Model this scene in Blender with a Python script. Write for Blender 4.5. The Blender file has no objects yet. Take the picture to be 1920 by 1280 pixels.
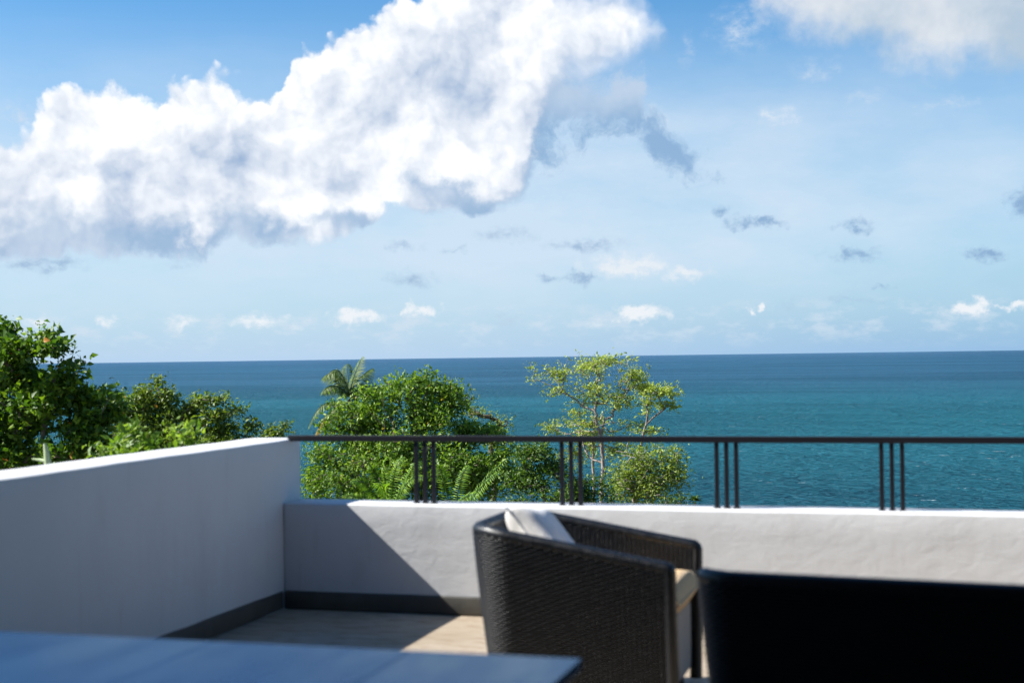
import bpy, bmesh, math, random
import numpy as np
from mathutils import Vector, Matrix

# ------------------------------------------------------------------ camera
scene = bpy.context.scene
COL = scene.collection
F_PX, YAW, PITCH, ROLL = 2667.0, .2825, .0108, -.0137       # measured from the photograph (1920 px wide)
FW = np.array([-math.sin(YAW)*math.cos(PITCH), math.cos(YAW)*math.cos(PITCH), math.sin(PITCH)])
RT0 = np.array([math.cos(YAW), math.sin(YAW), 0.0])
UP0 = np.cross(RT0, FW)
RT = RT0*math.cos(ROLL) + UP0*math.sin(ROLL)
UP = -RT0*math.sin(ROLL) + UP0*math.cos(ROLL)
EYE = np.array([0.0, 0.0, 1.5])


def ray(x, y):
    return FW + RT*(x-960)/F_PX - UP*(y-640)/F_PX


def at(x, y, Y):
    """place on the line of sight through a photo pixel, Y metres out to sea"""
    d = ray(x, y)
    return EYE + d*Y/d[1]


cam = bpy.data.cameras.new('camera')
cam_ob = bpy.data.objects.new('camera', cam)
COL.objects.link(cam_ob)
cam.lens, cam.sensor_width = F_PX/1920*36, 36
m = Matrix(((RT[0], UP[0], -FW[0], EYE[0]), (RT[1], UP[1], -FW[1], EYE[1]), (RT[2], UP[2], -FW[2], EYE[2]), (0, 0, 0, 1)))
cam_ob.matrix_world = m
cam.clip_start, cam.clip_end = .05, 200000
cam.dof.use_dof = True
cam.dof.focus_distance = 40
cam.dof.aperture_fstop = 2.4
scene.camera = cam_ob

# ------------------------------------------------------------------ light
SUN = np.array([-1.0, -.22, .89]); SUN /= np.linalg.norm(SUN)     # towards the sun
sun = bpy.data.lights.new('sun', 'SUN')
sun.energy, sun.angle, sun.color = 5.0, math.radians(.5), (1, .965, .91)
sun_ob = bpy.data.objects.new('sun', sun); COL.objects.link(sun_ob)
sun_ob.rotation_euler = Vector(SUN).to_track_quat('Z', 'Y').to_euler()
sun_ob.location = (-20, -10, 30)
EXPO = 1.1
scene.view_settings.view_transform = 'Standard'
scene.view_settings.look = 'None'
scene.view_settings.exposure = EXPO
scene.view_settings.gamma = 1
scene.view_settings.use_curve_mapping = False
scene.cycles.use_denoising = True
scene.cycles.max_bounces = 8
scene.cycles.transparent_max_bounces = 8
scene.cycles.sample_clamp_indirect = 6


class NT:
    """small writer for node trees"""
    def __init__(s, tree):
        s.t = tree; s.n = tree.nodes; s.l = tree.links

    def new(s, kind, ins=None, **kw):
        nd = s.n.new(kind)
        for k, v in kw.items():
            setattr(nd, k, v)
        for k, v in (ins or {}).items():
            s.put(nd.inputs[k], v)
        return nd

    def put(s, sock, v):
        if isinstance(v, bpy.types.NodeSocket):
            s.l.new(v, sock)
        elif v is not None:
            sock.default_value = v

    def m(s, op, a, b=None, c=None, clamp=False):
        nd = s.n.new('ShaderNodeMath'); nd.operation = op; nd.use_clamp = clamp
        for i, v in enumerate((a, b, c)):
            s.put(nd.inputs[i], v) if v is not None else None
        return nd.outputs[0]

    def v(s, op, a, b=None, c=None):
        nd = s.n.new('ShaderNodeVectorMath'); nd.operation = op
        for i, q in enumerate((a, b, c)):
            s.put(nd.inputs[i], q) if q is not None else None
        return nd.outputs['Value'] if op in ('LENGTH', 'DOT_PRODUCT', 'DISTANCE') else nd.outputs['Vector']

    def step(s, x, lo, hi, a=0.0, b=1.0, kind='SMOOTHSTEP'):
        nd = s.n.new('ShaderNodeMapRange'); nd.interpolation_type = kind
        for k, q in (('Value', x), ('From Min', lo), ('From Max', hi), ('To Min', a), ('To Max', b)):
            s.put(nd.inputs[k], q)
        return nd.outputs['Result']

    def mix(s, f, a, b, mode='MIX'):
        nd = s.n.new('ShaderNodeMix'); nd.data_type = 'RGBA'; nd.blend_type = mode
        s.put(nd.inputs[0], f)
        for sock, q in ((nd.inputs[6], a), (nd.inputs[7], b)):
            s.put(sock, q if isinstance(q, bpy.types.NodeSocket) or len(q) == 4 else tuple(q)+(1,))
        return nd.outputs[2]

    def noise(s, vec, scale, detail=4, rough=.5, out='Fac', dist=0.0, dims='2D', **kw):
        nd = s.new('ShaderNodeTexNoise', {'Vector': vec, 'Scale': scale, 'Detail': detail, 'Roughness': rough, 'Distortion': dist}, noise_dimensions=dims, **kw)
        return nd.outputs[out]

    def comb(s, x, y, z=0.0):
        return s.new('ShaderNodeCombineXYZ', {'X': x, 'Y': y, 'Z': z}).outputs[0]


def lin(r, g, b):
    f = lambda c: (c/255/12.92 if c/255 <= .04045 else ((c/255+.055)/1.055)**2.4)
    return (f(r), f(g), f(b))


# ------------------------------------------------------------------ sky
SKY_STRENGTH = .10
world = bpy.data.worlds.new('World'); scene.world = world
world.use_nodes = True
world.cycles.sampling_method = 'MANUAL'
world.cycles.sample_map_resolution = 512
world.node_tree.nodes.clear()
W = NT(world.node_tree)


def uv_of(px, py):
    d = ray(px, py); d = d/np.linalg.norm(d)
    return 960 + F_PX*(math.atan2(d[0], d[1]) + YAW), 668 - F_PX*math.asin(d[2])


def curve(x, pts, U0=-700, U1=2700, V0=-900, V1=900):
    nd = W.n.new('ShaderNodeFloatCurve')
    c = nd.mapping.curves[0]
    P = [((uv_of(a, b)[0]-U0)/(U1-U0), (uv_of(a, b)[1]-V0)/(V1-V0)) for a, b in pts]
    c.points[0].location = P[0]; c.points[1].location = P[-1]
    for p in P[1:-1]:
        c.points.new(*p)
    for p in c.points:
        p.handle_type = 'AUTO_CLAMPED'
    nd.mapping.extend = 'HORIZONTAL'
    nd.mapping.update()
    W.put(nd.inputs['Value'], W.m('DIVIDE', W.m('SUBTRACT', x, U0), U1-U0, clamp=True))
    return W.m('MULTIPLY_ADD', nd.outputs[0], V1-V0, V0)


K = 1/(SKY_STRENGTH * 2**EXPO)      # display-linear brightness -> sky texture units


def kcol(r, g, b, s=1.0):
    return tuple(c*K*s for c in lin(r, g, b))


geo = W.new('ShaderNodeTexCoord').outputs['Generated']
D = W.v('NORMALIZE', geo)
sx = W.new('ShaderNodeSeparateXYZ', {'Vector': D}).outputs
U = W.m('MULTIPLY_ADD', W.m('ADD', W.m('ARCTAN2', sx[0], sx[1]), YAW), F_PX, 960)
V = W.m('SUBTRACT', 668, W.m('MULTIPLY', W.m('ARCSINE', sx[2]), F_PX))
nish = W.new('ShaderNodeTexSky', sky_type='NISHITA', sun_disc=False)
nish.sun_elevation = math.asin(SUN[2])
nish.sun_rotation = math.atan2(SUN[0], SUN[1])
nish.altitude = 0; nish.air_density = 1.0; nish.dust_density = .25; nish.ozone_density = 2.0
sky = W.new('ShaderNodeHueSaturation', {'Hue': .5, 'Saturation': 1.22, 'Value': .60, 'Color': nish.outputs[0]}).outputs[0]
sky = W.mix(1.0, sky, SKYTINT if 'SKYTINT' in globals() else (.56, .98, 1.17), 'MULTIPLY')

# billowing
P2 = W.comb(W.m('MULTIPLY', U, .001), W.m('MULTIPLY', V, .001))
warp = W.v('SUBTRACT', W.noise(P2, 5.0, 3, .55, 'Color'), (.5, .5, .5))
warp2 = W.v('SUBTRACT', W.noise(P2, 26.0, 5, .6, 'Color'), (.5, .5, .5))
wp = W.v('ADD', W.v('MULTIPLY', warp, (90, 90, 0)), W.v('MULTIPLY', warp2, (34, 34, 0)))
ws = W.new('ShaderNodeSeparateXYZ', {'Vector': wp}).outputs
Uw, Vw = W.m('ADD', U, ws[0]), W.m('ADD', V, ws[1])
Pw = W.v('MULTIPLY_ADD', wp, (.0006, .0006, 0), P2)


def billow(p):
    a = W.new('ShaderNodeTexVoronoi', {'Vector': p, 'Scale': 11.0, 'Detail': 2.0, 'Roughness': .6, 'Lacunarity': 2.3, 'Randomness': 1.0, 'Smoothness': .35}, voronoi_dimensions='2D', feature='SMOOTH_F1', normalize=True)
    return W.m('SUBTRACT', 1.0, a.outputs['Distance'])


b0 = billow(Pw)
b1 = billow(W.v('ADD', Pw, (-.016, -.020, 0)))
relief = W.m('SUBTRACT', b0, b1)
low = W.noise(P2, 3.2, 5, .62)
low1 = W.noise(W.v('ADD', P2, (-.05, -.06, 0)), 3.2, 5, .62)
relief2 = W.m('SUBTRACT', low, low1)

# (1) the large bank of cumulus
top = curve(Uw, [(-500, 470), (-330, 330), (-180, 270), (0, 262), (60, 222), (110, 196), (165, 174), (215, 166), (262, 188), (330, 158), (400, 138), (440, 152), (485, 186), (512, 176), (545, 110), (590, 92), (650, 72), (700, 52), (745, 30), (790, 8), (860, -30), (1000, -70), (1150, -60), (1215, -10), (1248, 55), (1262, 130), (1290, 200), (1600, 400)])
bot = curve(Uw, [(-500, 380), (-330, 440), (-100, 475), (0, 472), (100, 466), (240, 470), (370, 470), (420, 452), (560, 462), (640, 446), (710, 420), (740, 392), (850, 394), (950, 384), (985, 345), (1000, 285), (1040, 210), (1110, 172), (1180, 150), (1235, 112), (1262, 60), (1290, 0), (1600, -300)])
dt = W.m('SUBTRACT', Vw, top)
db = W.m('SUBTRACT', bot, Vw)
de = W.m('SMOOTH_MIN', dt, db, 20.0)
dd = W.m('ADD', de, W.m('MULTIPLY', W.m('SUBTRACT', b0, .62), W.step(db, 20, 110, 50, 92)))
soft = W.step(U, 900, 1120, 14, 120)
a_main = W.step(dd, -8.0, soft)
# shading of the bank: grey-blue hollows and flat bases, bright domes
BRIGHT = [(850, 290, 190, 95, 1.0), (760, 350, 120, 50, .8), (580, 395, 115, 60, 1.0), (350, 350, 90, 110, .9), (70, 410, 110, 70, .9), (170, 400, 60, 90, .7), (180, 205, 150, 60, .9), (640, 110, 150, 55, 1.0),
          (420, 175, 140, 55, 1.0), (1110, 90, 170, 120, .9), (800, 30, 120, 50, 1.1), (560, 230, 80, 110, .6), (330, 215, 120, 50, .6), (990, 75, 40, 40, .6)]
HOLLOW = [(800, 150, 210, 90, .8), (660, 235, 110, 70, .9), (470, 320, 60, 100, .8), (235, 310, 60, 90, .8), (625, 300, 60, 70, 1.0), (480, 245, 110, 40, .5), (930, 50, 60, 60, .8), (20, 340, 90, 60, .7), (300, 430, 120, 30, .6),
          (950, 170, 140, 60, .7), (130, 290, 70, 40, .4), (110, 440, 60, 20, .5), (1010, 190, 90, 60, .6)]


def blobs(lst, wv):
    acc = None
    for (x, y, rx, ry, k) in lst:
        cu, cv = uv_of(x, y)
        ln = W.v('LENGTH', W.v('MULTIPLY_ADD', wv, (1/rx, 1/ry, 0), (-cu/rx, -cv/ry, 0)))
        f = W.m('MULTIPLY', W.m('SUBTRACT', 1.0, ln, clamp=True), k)
        acc = f if acc is None else W.m('MAXIMUM', acc, f)
    return acc


wb = W.v('ADD', W.comb(U, V), W.v('ADD', W.v('MULTIPLY', warp, (190, 190, 0)), W.v('MULTIPLY', warp2, (46, 46, 0))))
hb, hh = blobs(BRIGHT, wb), blobs(HOLLOW, wb)
lob = W.m('SUBTRACT', W.step(hh, .0, .95), W.m('MULTIPLY', W.step(hb, .0, .85), 1.0))
basew = W.step(W.m('ADD', db, W.m('MULTIPLY', W.m('SUBTRACT', low, .5), 190)), 0.0, 55.0, 1.0, 0.0)
lit = W.m('ADD', W.m('MULTIPLY', relief, 2.3), W.m('MULTIPLY', relief2, 3.4))
edge_lit = W.step(dt, 60.0, 5.0)
med = W.noise(W.v('MULTIPLY_ADD', wp, (.0012, .0012, 0), P2), 9.5, 4, .55)
shade = W.m('SUBTRACT', W.m('MULTIPLY_ADD', lob, .40, W.m('MULTIPLY_ADD', W.m('SUBTRACT', med, .5), 1.5, .48)), W.m('MULTIPLY', lit, .75))
shade = W.m('SUBTRACT', shade, W.m('MULTIPLY', edge_lit, .35))
shade = W.step(shade, -.45, 1.75, 0.0, 1.0, kind='LINEAR')
c1 = W.mix(shade, kcol(255, 255, 255, 1.16), kcol(160, 184, 216))
c1 = W.mix(W.m('MULTIPLY', basew, W.step(U, 300, 700, .6, .9)), c1, kcol(150, 182, 216))
BASE = [(330, 462, 130, 26, 1), (660, 424, 120, 44, 1), (520, 450, 120, 22, .7), (900, 372, 130, 40, 1), (985, 320, 50, 70, .7)]
c1 = W.mix(W.m('MULTIPLY', W.step(W.m('MULTIPLY_ADD', W.m('SUBTRACT', med, .5), .9, blobs(BASE, wb)), .0, .85), .8), c1, kcol(152, 184, 218))

# (2) the ragged grey tail and (3) the pale cloud in the upper right
ttop = curve(Uw, [(900, 400), (970, 120), (1100, 110), (1200, 150), (1255, 225), (1300, 285), (1345, 330), (1420, 420)])
tbot = curve(Uw, [(900, 210), (980, 310), (1080, 272), (1180, 290), (1250, 335), (1300, 350), (1345, 345), (1420, 250)])
td = W.m('SMOOTH_MIN', W.m('SUBTRACT', Vw, ttop), W.m('SUBTRACT', tbot, Vw), 15.0)
td = W.m('ADD', td, W.m('MULTIPLY', W.m('SUBTRACT', W.noise(W.v('MULTIPLY_ADD', wp, (.0008, .0008, 0), P2), 12, 6, .66), .5), 230))
a_tail = W.m('MULTIPLY', W.step(td, -10.0, 70.0), .85)
c_tail = W.mix(W.step(W.m('ADD', V, W.m('MULTIPLY', W.m('SUBTRACT', low, .5), 160)), 235, 150), kcol(136, 174, 213), kcol(196, 213, 234))
rb = curve(Uw, [(1280, -300), (1400, -60), (1430, 15), (1490, 62), (1560, 88), (1660, 110), (1760, 126), (1850, 140), (1950, 148), (2150, 100), (2400, -50), (2600, -300)])
rd = W.m('ADD', W.m('SUBTRACT', rb, Vw), W.m('MULTIPLY', W.m('SUBTRACT', W.noise(P2, 9, 6, .6), .5), 90))
a_right = W.m('MULTIPLY', W.m('MULTIPLY', W.step(rd, -25.0, 65.0), .94), W.step(V, -420, -200))
c_right = W.mix(W.step(W.m('ADD', U, W.m('MULTIPLY', relief2, 900)), 1500, 1950), kcol(228, 233, 239), kcol(184, 203, 220))

# (4) small separate clouds: centre, half-size, opacity, whiteness
SMALL = [(665, 592, 62, 17, .95, 1), (795, 580, 36, 15, .9, 1), (1195, 586, 56, 15, 1.0, 1), (1423, 578, 14, 9, .9, 1), (1812, 577, 50, 15, .95, 1), (1902, 576, 24, 9, .8, 1),
         (495, 602, 85, 16, .5, 1), (340, 602, 45, 13, .45, 1), (66, 602, 40, 14, .5, 1), (200, 602, 26, 10, .45, 1), (1120, 605, 60, 10, .25, 1), (940, 600, 70, 14, .3, .4),
         (1350, 395, 34, 16, .5, 0), (1410, 420, 62, 14, .65, 0), (1596, 430, 38, 14, .6, 0), (1588, 481, 58, 15, .6, 0), (1852, 477, 40, 15, .7, 0), (1918, 376, 34, 32, .7, 0), (1655, 539, 22, 8, .4, 0),
         (1170, 500, 80, 22, .85, .9), (1270, 512, 60, 15, .6, .9), (1075, 520, 55, 13, .55, .1), (955, 440, 65, 22, .4, .2), (1100, 462, 85, 16, .5, .15), (775, 525, 62, 24, .45, .15),
         (752, 466, 42, 15, .4, .1), (850, 467, 32, 9, .35, .1), (70, 492, 95, 22, .5, .1), (1460, 216, 46, 30, .34, .9), (1635, 180, 62, 20, .26, .8), (1540, 132, 60, 30, .25, .8),
         (1290, 92, 26, 40, .3, .6), (1400, 50, 70, 60, .3, .9), (1780, 195, 80, 14, .3, .8), (1215, 430, 30, 10, .2, .2), (1480, 570, 34, 18, .25, .2), (1600, 565, 70, 9, .3, .1),
         (25, 215, 50, 26, .35, .7), (340, 492, 60, 10, .25, .2), (1240, 215, 30, 16, .25, 1)]
wa = W.v('ADD', W.comb(U, V), W.v('ADD', W.v('MULTIPLY', warp2, (95, 44, 0)), W.v('MULTIPLY', warp, (60, 24, 0))))
nn = W.m('MULTIPLY', W.m('SUBTRACT', W.noise(W.v('MULTIPLY', P2, (1, 1.7, 1)), 30, 6, .63), .5), 2.7)
a_sm, w_sm = None, None
for (x, y, rx, ry, op, wh) in SMALL:
    cu, cv = uv_of(x, y)
    ln = W.v('LENGTH', W.v('MULTIPLY_ADD', wa, (1/rx/1.3, 1/ry/1.3, 0), (-cu/rx/1.3, -cv/ry/1.3, 0)))
    f = W.m('MULTIPLY', W.m('SUBTRACT', 1.0, ln, clamp=True), op*1.6)
    a_sm = f if a_sm is None else W.m('MAXIMUM', a_sm, f)
    if wh > 0:
        g = W.m('MULTIPLY', f, wh)
        w_sm = g if w_sm is None else W.m('MAXIMUM', w_sm, g)
a_small = W.m('MULTIPLY', W.step(W.m('MULTIPLY', a_sm, W.m('ADD', nn, 1.0)), .08, 1.15), .95)
wfac = W.m('DIVIDE', w_sm, W.m('MAXIMUM', a_sm, .01), clamp=True)
c_small = W.mix(wfac, kcol(142, 176, 212), kcol(240, 245, 250))

# (5) a row of hazy puffs low over the horizon, all round, and broken cumulus in the parts of the sky out of the frame
row = W.m('MULTIPLY', W.step(V, 555, 600), W.step(V, 668, 615))
a_row = W.m('MULTIPLY', W.m('MULTIPLY', row, W.step(W.noise(W.v('MULTIPLY', P2, (1, 2.2, 1)), 14, 5, .6), .44, .72)), .6)
dn = W.noise(D, 2.6, 6, .58, dims='3D')
off = W.m('MAXIMUM', W.step(V, -150, -600), W.m('MAXIMUM', W.step(U, 2100, 2700), W.step(U, -350, -900)))
a_far = W.m('MULTIPLY', W.m('MULTIPLY', W.step(dn, .53, .64), off), W.m('MULTIPLY', W.step(V, 560, 300), .35))

# high veil that whitens the sky above the sea, thinner towards the right
veil = W.m('MULTIPLY', W.step(V, -10, 380), W.step(U, 2400, 1000, .5, 1.0))
veil = W.m('MULTIPLY', veil, W.step(V, 690, 450, .05, 1.0))
veil = W.m('MULTIPLY', veil, W.m('MULTIPLY_ADD', W.noise(W.v('MULTIPLY', P2, (1, 2.6, 1)), 2.6, 6, .6), 1.3, .32), clamp=True)
hz = W.m('POWER', 2.718, W.m('MULTIPLY', W.m('ABSOLUTE', W.m('SUBTRACT', 668, V)), -1/290))      # thick air along the horizon
col = W.mix(hz, sky, W.mix(W.step(U, 500, 2100), kcol(184, 212, 240), kcol(148, 190, 228)))
col = W.mix(W.m('MULTIPLY', veil, .86), col, kcol(213, 230, 247))
col = W.mix(a_row, col, kcol(214, 228, 242))
col = W.mix(a_small, col, c_small)
col = W.mix(a_far, col, kcol(235, 240, 246))
col = W.mix(a_tail, col, c_tail)
col = W.mix(a_right, col, c_right)
col = W.mix(a_main, col, c1)
bg = W.new('ShaderNodeBackground', {'Color': col, 'Strength': SKY_STRENGTH})
W.l.new(bg.outputs[0], W.new('ShaderNodeOutputWorld').inputs[0])

# ------------------------------------------------------------------ helpers
def tag(o, label=None, cat=None, group=None, kind=None):
    if label: o['label'] = label
    if cat: o['category'] = cat
    if group: o['group'] = group
    if kind: o['kind'] = kind
    return o


def empty(name, loc=(0, 0, 0), rz=0.0, **k):
    o = bpy.data.objects.new(name, None); COL.objects.link(o)
    o.location = loc; o.rotation_euler.z = rz; o.empty_display_size = .1
    return tag(o, **k)


def link(name, me, mat, parent=None, smooth=False):
    o = bpy.data.objects.new(name, me); COL.objects.link(o)
    if mat and not me.materials: me.materials.append(mat)
    if parent: o.parent = parent
    if smooth: me.polygons.foreach_set('use_smooth', [True]*len(me.polygons))
    return o


def mesh_np(name, verts, faces, attr=None):
    """faces: (n,k) index array"""
    verts = np.asarray(verts, np.float32); faces = np.asarray(faces, np.int32)
    me = bpy.data.meshes.new(name)
    me.vertices.add(len(verts)); me.vertices.foreach_set('co', verts.ravel())
    n, k = faces.shape
    me.loops.add(n*k); me.loops.foreach_set('vertex_index', faces.ravel())
    me.polygons.add(n); me.polygons.foreach_set('loop_start', np.arange(n, dtype=np.int32)*k)
    me.polygons.foreach_set('loop_total', np.full(n, k, np.int32))
    me.update(calc_edges=True)
    if attr is not None:
        a = me.attributes.new('tint', 'FLOAT', 'POINT'); a.data.foreach_set('value', np.asarray(attr, np.float32))
    return me


def box(name, lo, hi, mat, parent=None, bevel=.004, seg=2, cuts=None):
    bm = bmesh.new(); bmesh.ops.create_cube(bm, size=1)
    for v in bm.verts:
        v.co = [lo[i]+(v.co[i]+.5)*(hi[i]-lo[i]) for i in range(3)]
    if bevel: bmesh.ops.bevel(bm, geom=bm.edges[:], offset=bevel, segments=seg, affect='EDGES', profile=.5)
    me = bpy.data.meshes.new(name); bm.to_mesh(me); bm.free()
    return link(name, me, mat, parent, smooth=False)


def tube(pts, rad, sides=8, closed=False, ripple=None):
    """verts and quads of a tube through pts"""
    P = np.asarray(pts, float); n = len(P)
    R = np.full(n, rad) if np.isscalar(rad) else np.asarray(rad, float)
    T = np.gradient(P, axis=0); T /= np.linalg.norm(T, axis=1)[:, None]+1e-9
    ref = np.array([0, 0, 1.0]); A = np.cross(T, ref)
    bad = np.linalg.norm(A, axis=1) < .15
    A[bad] = np.cross(T[bad], np.array([1.0, 0, 0])); A /= np.linalg.norm(A, axis=1)[:, None]
    B = np.cross(T, A)
    th = np.arange(sides)*2*np.pi/sides
    V = P[:, None, :] + R[:, None, None]*(np.cos(th)[None, :, None]*A[:, None, :] + np.sin(th)[None, :, None]*B[:, None, :])
    V = V.reshape(-1, 3)
    i = np.arange(n-1)[:, None]*sides; j = np.arange(sides)[None, :]; j2 = (j+1) % sides
    F = np.stack([i+j, i+j2, i+sides+j2, i+sides+j], -1).reshape(-1, 4)
    return V, F


def merge(parts):
    V, F, o = [], [], 0
    for v, f in parts:
        V.append(v); F.append(np.asarray(f)+o); o += len(v)
    return np.concatenate(V), np.concatenate(F)


def mat(name, build):
    m_ = bpy.data.materials.new(name); m_.use_nodes = True
    m_.node_tree.nodes.clear(); t = NT(m_.node_tree)
    sh = build(t)
    t.l.new(sh, t.new('ShaderNodeOutputMaterial').inputs[0])
    return m_


def principled(t, color, rough=.5, bump=None, spec=.5, **k):
    ins = {'Roughness': rough, 'Specular IOR Level': spec}
    ins.update(k)
    nd = t.new('ShaderNodeBsdfPrincipled', ins)
    t.put(nd.inputs['Base Color'], color if isinstance(color, bpy.types.NodeSocket) else tuple(color)+(1,))
    if bump is not None: t.l.new(bump, nd.inputs['Normal'])
    return nd.outputs[0]


def bump(t, h, dist, strength=1.0, normal=None):
    return t.new('ShaderNodeBump', {'Height': h, 'Distance': dist, 'Strength': strength, 'Normal': normal}).outputs[0]


# ------------------------------------------------------------------ materials
def m_plaster(t):
    p = t.new('ShaderNodeTexCoord').outputs['Object']
    g = t.noise(p, 3.2, 4, .55, dims='3D')
    trowel = t.noise(t.v('MULTIPLY', p, (1, 1, 1.6)), 9.0, 3, .5, dist=.6, dims='3D')
    fine = t.noise(p, 160, 3, .6, dims='3D')
    stain = t.step(t.noise(t.v('MULTIPLY', p, (1.4, 1.4, .5)), 2.4, 6, .62, dims='3D'), .50, .78)
    c = t.mix(g, (.63, .635, .635), (.565, .575, .58))
    c = t.mix(t.m('MULTIPLY', stain, .22), c, (.42, .40, .37))
    run = t.step(t.noise(t.v('MULTIPLY', p, (1, 1, .09)), 15.0, 4, .6, dims='3D'), .56, .72)
    c = t.mix(t.m('MULTIPLY', run, t.m('MULTIPLY', g, .26)), c, (.40, .385, .35))
    ed = t.new('ShaderNodeTexVoronoi', {'Vector': t.v('ADD', p, t.v('MULTIPLY', t.noise(p, 6, 3, .6, 'Color', dims='3D'), (.25, .25, .25))), 'Scale': .9}, feature='DISTANCE_TO_EDGE').outputs['Distance']
    crack = t.m('MULTIPLY', t.step(ed, .004, .0, 0, 1), t.step(t.noise(p, 1.1, 2, .5, dims='3D'), .52, .6))
    c = t.mix(t.m('MULTIPLY', crack, .10), c, (.25, .24, .23))
    h = t.m('ADD', t.m('MULTIPLY', trowel, 1.0), t.m('MULTIPLY', fine, .06))
    return principled(t, c, .75, bump(t, h, .0028, .9), .3)


def m_floor(t):
    p = t.new('ShaderNodeTexCoord').outputs['Object']
    a = t.noise(p, 1.3, 6, .65, dims='3D'); b = t.noise(t.v('MULTIPLY', p, (1, 2.4, 1)), 6.0, 5, .6, dims='3D'); f = t.noise(p, 90, 3, .6, dims='3D')
    c = t.mix(t.step(a, .35, .68), (.31, .25, .18), (.40, .34, .265))
    c = t.mix(t.m('MULTIPLY', t.step(b, .48, .66), .75), c, (.23, .165, .11))
    return principled(t, c, t.step(b, .3, .7, .5, .8), bump(t, t.m('ADD', b, t.m('MULTIPLY', f, .3)), .004), .35)


def m_skirt(t):
    p = t.new('ShaderNodeTexCoord').outputs['Object']
    a = t.noise(p, 7, 5, .6, dims='3D')
    return principled(t, t.mix(a, (.038, .037, .032), (.105, .100, .084)), .6, bump(t, a, .004), .4)


def m_metal(t):
    p = t.new('ShaderNodeTexCoord').outputs['Object']
    a = t.noise(p, 60, 3, .6, dims='3D')
    return principled(t, (.006, .006, .010), .5, bump(t, a, .0006), .3)


def m_sea(t):
    p = t.new('ShaderNodeNewGeometry').outputs['Position']
    s = t.new('ShaderNodeSeparateXYZ', {'Vector': p}).outputs
    y = s[1]
    q = t.v('MULTIPLY', t.v('MULTIPLY_ADD', t.comb(s[1], s[0]), (.12, -.12, 0), t.comb(s[0], s[1])), (.55, 1.0, 0))
    n1 = t.noise(q, .16, 3, .55, dist=.4); n2 = t.noise(q, .62, 4, .62, dist=.3); n3 = t.noise(q, .045, 3, .5)
    big = t.noise(t.v('MULTIPLY', q, (.5, 1, 0)), .0042, 5, .6)
    h = t.m('ADD', t.m('MULTIPLY', n1, 1.0), t.m('ADD', t.m('MULTIPLY', n2, .75), t.m('MULTIPLY', n3, 1.6)))
    b = bump(t, h, 3.6, 1.0)
    # shallow green water by the shore, deep blue further out
    ly = t.m('LOGARITHM', t.m('MAXIMUM', y, 10), 10.0)
    c = t.mix(t.step(ly, 2.3, 2.75), (.008, .070, .098), (.014, .122, .160))
    c = t.mix(t.step(ly, 2.75, 3.25), c, (.028, .104, .176))
    c = t.mix(t.step(ly, 3.3, 4.2), c, (.030, .094, .170))
    c = t.mix(t.step(s[0], -800, 1500, .0, .35), c, (.002, .040, .082))
    c = t.mix(t.m('MULTIPLY', t.step(big, .42, .62), .35), c, (.002, .030, .055))
    foam = t.step(t.m('MULTIPLY', t.noise(t.v('MULTIPLY', q, (.6, 1, 0)), .34, 4, .7), t.step(t.noise(q, .021, 3, .6), .44, .60)), .705, .74)
    c = t.mix(t.m('MULTIPLY', foam, .8), c, (.75, .8, .82))
    d = t.new('ShaderNodeBsdfDiffuse', {'Color': c, 'Normal': b}).outputs[0]
    g_ = t.new('ShaderNodeBsdfGlossy', {'Color': (.8, .92, 1, 1), 'Roughness': .22, 'Normal': b}).outputs[0]
    fr = t.m('MULTIPLY', t.new('ShaderNodeFresnel', {'IOR': 1.33, 'Normal': b}).outputs[0], .30)
    return t.new('ShaderNodeMixShader', {0: fr, 1: d, 2: g_}).outputs[0]


def m_earth(t):
    p = t.new('ShaderNodeTexCoord').outputs['Object']
    a = t.noise(p, .8, 6, .6, dims='3D')
    return principled(t, t.mix(a, (.05, .06, .02), (.12, .10, .06)), .9, bump(t, a, .2), .2)


def m_leaf(dark, mid, light, warm=None, warm_at=.96, trans=.32, rough=.5):
    def f(t):
        a = t.new('ShaderNodeAttribute', attribute_name='tint').outputs['Fac']
        c = t.mix(t.step(a, 0, .5, kind='LINEAR'), dark, mid)
        c = t.mix(t.step(a, .5, .9, kind='LINEAR'), c, light)
        if warm: c = t.mix(t.step(a, warm_at, warm_at+.01), c, warm)
        s = principled(t, c, rough, None, .32)
        tr = t.new('ShaderNodeBsdfTranslucent', {'Color': t.mix(1.0, c, (1.5, 1.6, .6), 'MULTIPLY')}).outputs[0]
        return t.new('ShaderNodeMixShader', {0: trans, 1: s, 2: tr}).outputs[0]
    return f


def m_bark(c1_, c2_):
    def f(t):
        p = t.new('ShaderNodeTexCoord').outputs['Object']
        a = t.noise(t.v('MULTIPLY', p, (1, 1, .35)), 9, 5, .65, dims='3D')
        return principled(t, t.mix(t.step(a, .35, .65), c1_, c2_), .85, bump(t, a, .02), .2)
    return f


def m_wicker(t):
    p = t.new('ShaderNodeTexCoord').outputs['Object']
    a = t.noise(p, 45, 3, .6, dims='3D')
    return principled(t, t.mix(a, (.003, .004, .006), (.008, .010, .013)), t.step(a, .3, .7, .30, .46), bump(t, t.noise(p, 300, 2, .5, dims='3D'), .0006), .5)


def m_backing(t):
    return principled(t, (.006, .006, .007), .8, None, .2)


def m_fabric(c1_, c2_, sc=420):
    def f(t):
        p = t.new('ShaderNodeTexCoord').outputs['Object']
        a = t.noise(p, sc, 2, .6, dims='3D'); b = t.noise(p, 14, 4, .5, dims='3D')
        return principled(t, t.mix(b, c1_, c2_), .9, bump(t, t.m('ADD', a, t.m('MULTIPLY', b, 5)), .0012), .15, **{'Sheen Weight': .15})
    return f


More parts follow.
